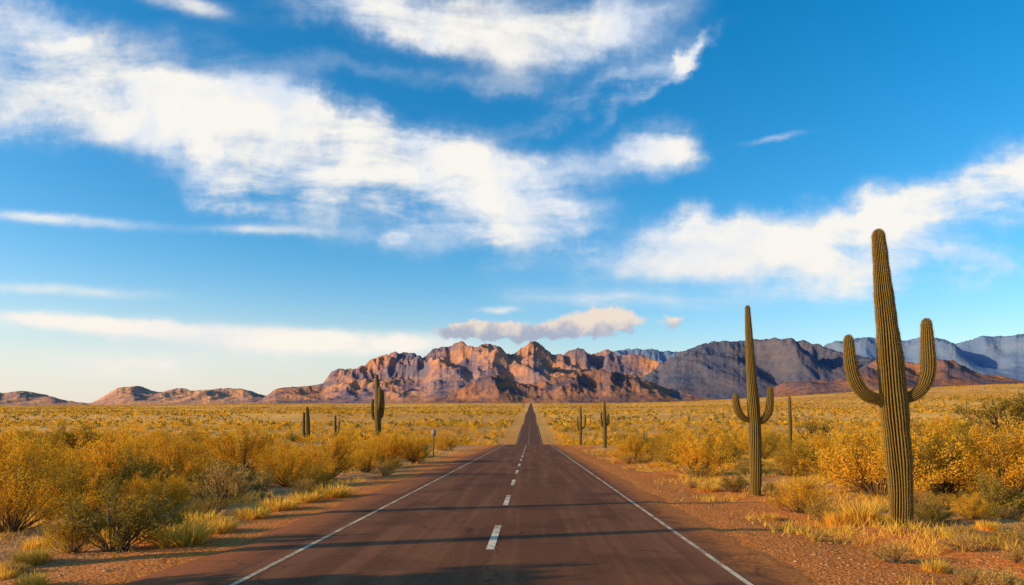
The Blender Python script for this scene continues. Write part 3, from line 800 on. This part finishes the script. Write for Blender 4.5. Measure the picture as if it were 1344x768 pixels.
shade = nt.smooth(nt.math('ADD', nt.noise(pos, 5.0, 6, .56), nt.math('MULTIPLY', dens, .10)), .42, .68)
ccol = nt.mix(shade, (.74,.82,.94), (1.0,.965,.90))
lowm = nt.math('SUBTRACT', 1.0, nt.smooth(T, .10, .32))
ccol = nt.mix(nt.math('MULTIPLY', lowm, .7), ccol, (1.0,.92,.82))
# low cumulus over the ranges
CU = [(690,435,85,11,0,1.1),(765,424,55,14,-4,1.1),(805,420,36,15,0,1.0),(608,432,30,9,0,.9),(884,423,18,8,0,.9),(640,440,60,6,0,.7)]
dv2 = nt.node('ShaderNodeVectorMath', {0: nt.node('ShaderNodeVectorMath', {0: nt.noise(st, 24, 4, .6, color=True), 1: (.5,.5,.5)}, operation='SUBTRACT').outputs[0], 1: (.035,.03,0)}, operation='MULTIPLY').outputs[0]
pos2 = nt.node('ShaderNodeVectorMath', {0: st, 1: dv2}, operation='ADD').outputs[0]
G2 = blobs(CU, pos2)
nz = nt.noise(st, 30, 4, .6)
cov2 = nt.smooth(nt.math('MULTIPLY', G2, nt.math('ADD', nz, .5)), .40, .95)
c2 = nt.mix(nt.smooth(nt.math('ADD', T, nt.math('MULTIPLY', nz, .05)), .134, .162), (.42,.43,.55), (1.0,.80,.63))
bgc = nt.node('ShaderNodeBackground', {'Color': ccol, 'Strength': .98})
bgc2 = nt.node('ShaderNodeBackground', {'Color': c2, 'Strength': .95})
up = nt.smooth(sp.outputs[2], .0, .03)
# pale dusty haze that hugs the horizon, strongest toward the sun side
hz = nt.math('POWER', .5, nt.math('POWER', nt.math('DIVIDE', sp.outputs[2], .09), 2.0))
hl = nt.math('MULTIPLY_ADD', nt.smooth(S, .7, -.8), .5, .32)
bgh = nt.node('ShaderNodeBackground', {'Color': (.95,.88,.80,1), 'Strength': .95})
m0 = nt.node('ShaderNodeMixShader', {0: nt.math('MULTIPLY', hz, hl), 1: bg.outputs[0], 2: bgh.outputs[0]})
m1 = nt.node('ShaderNodeMixShader', {0: nt.math('MULTIPLY', nt.math('MULTIPLY', cov, .97), up), 1: m0.outputs[0], 2: bgc.outputs[0]})
m2 = nt.node('ShaderNodeMixShader', {0: nt.math('MULTIPLY', cov2, .85), 1: m1.outputs[0], 2: bgc2.outputs[0]})
nt.l.new(m2.outputs[0], out.inputs[0])

# sun
sl = bpy.data.lights.new('sun', 'SUN'); sl.energy = 5.0; sl.angle = math.radians(.5); sl.color = (1.0, .75, .39)
so = bpy.data.objects.new('sun', sl); C.objects.link(so)
sd = Vector((math.sin(SUN_AZ)*math.cos(SUN_EL), math.cos(SUN_AZ)*math.cos(SUN_EL), math.sin(SUN_EL)))
so.rotation_euler = sd.to_track_quat('Z', 'Y').to_euler(); so.location = (-40, -10, 30)

# camera
cam = bpy.data.cameras.new('camera'); co_ = bpy.data.objects.new('camera', cam); C.objects.link(co_)
cam.lens = 24; cam.sensor_width = 36; cam.clip_end = 60000; cam.clip_start = .1
cam.shift_x = -(VX-672)/1344; cam.shift_y = (EY-384)/1344
co_.location = (0, 0, HC); co_.rotation_euler = (PI/2, 0, 0)
bpy.context.scene.camera = co_
vs = bpy.context.scene.view_settings
vs.view_transform = 'Standard'; vs.look = 'None'; vs.exposure = 0; vs.gamma = 1
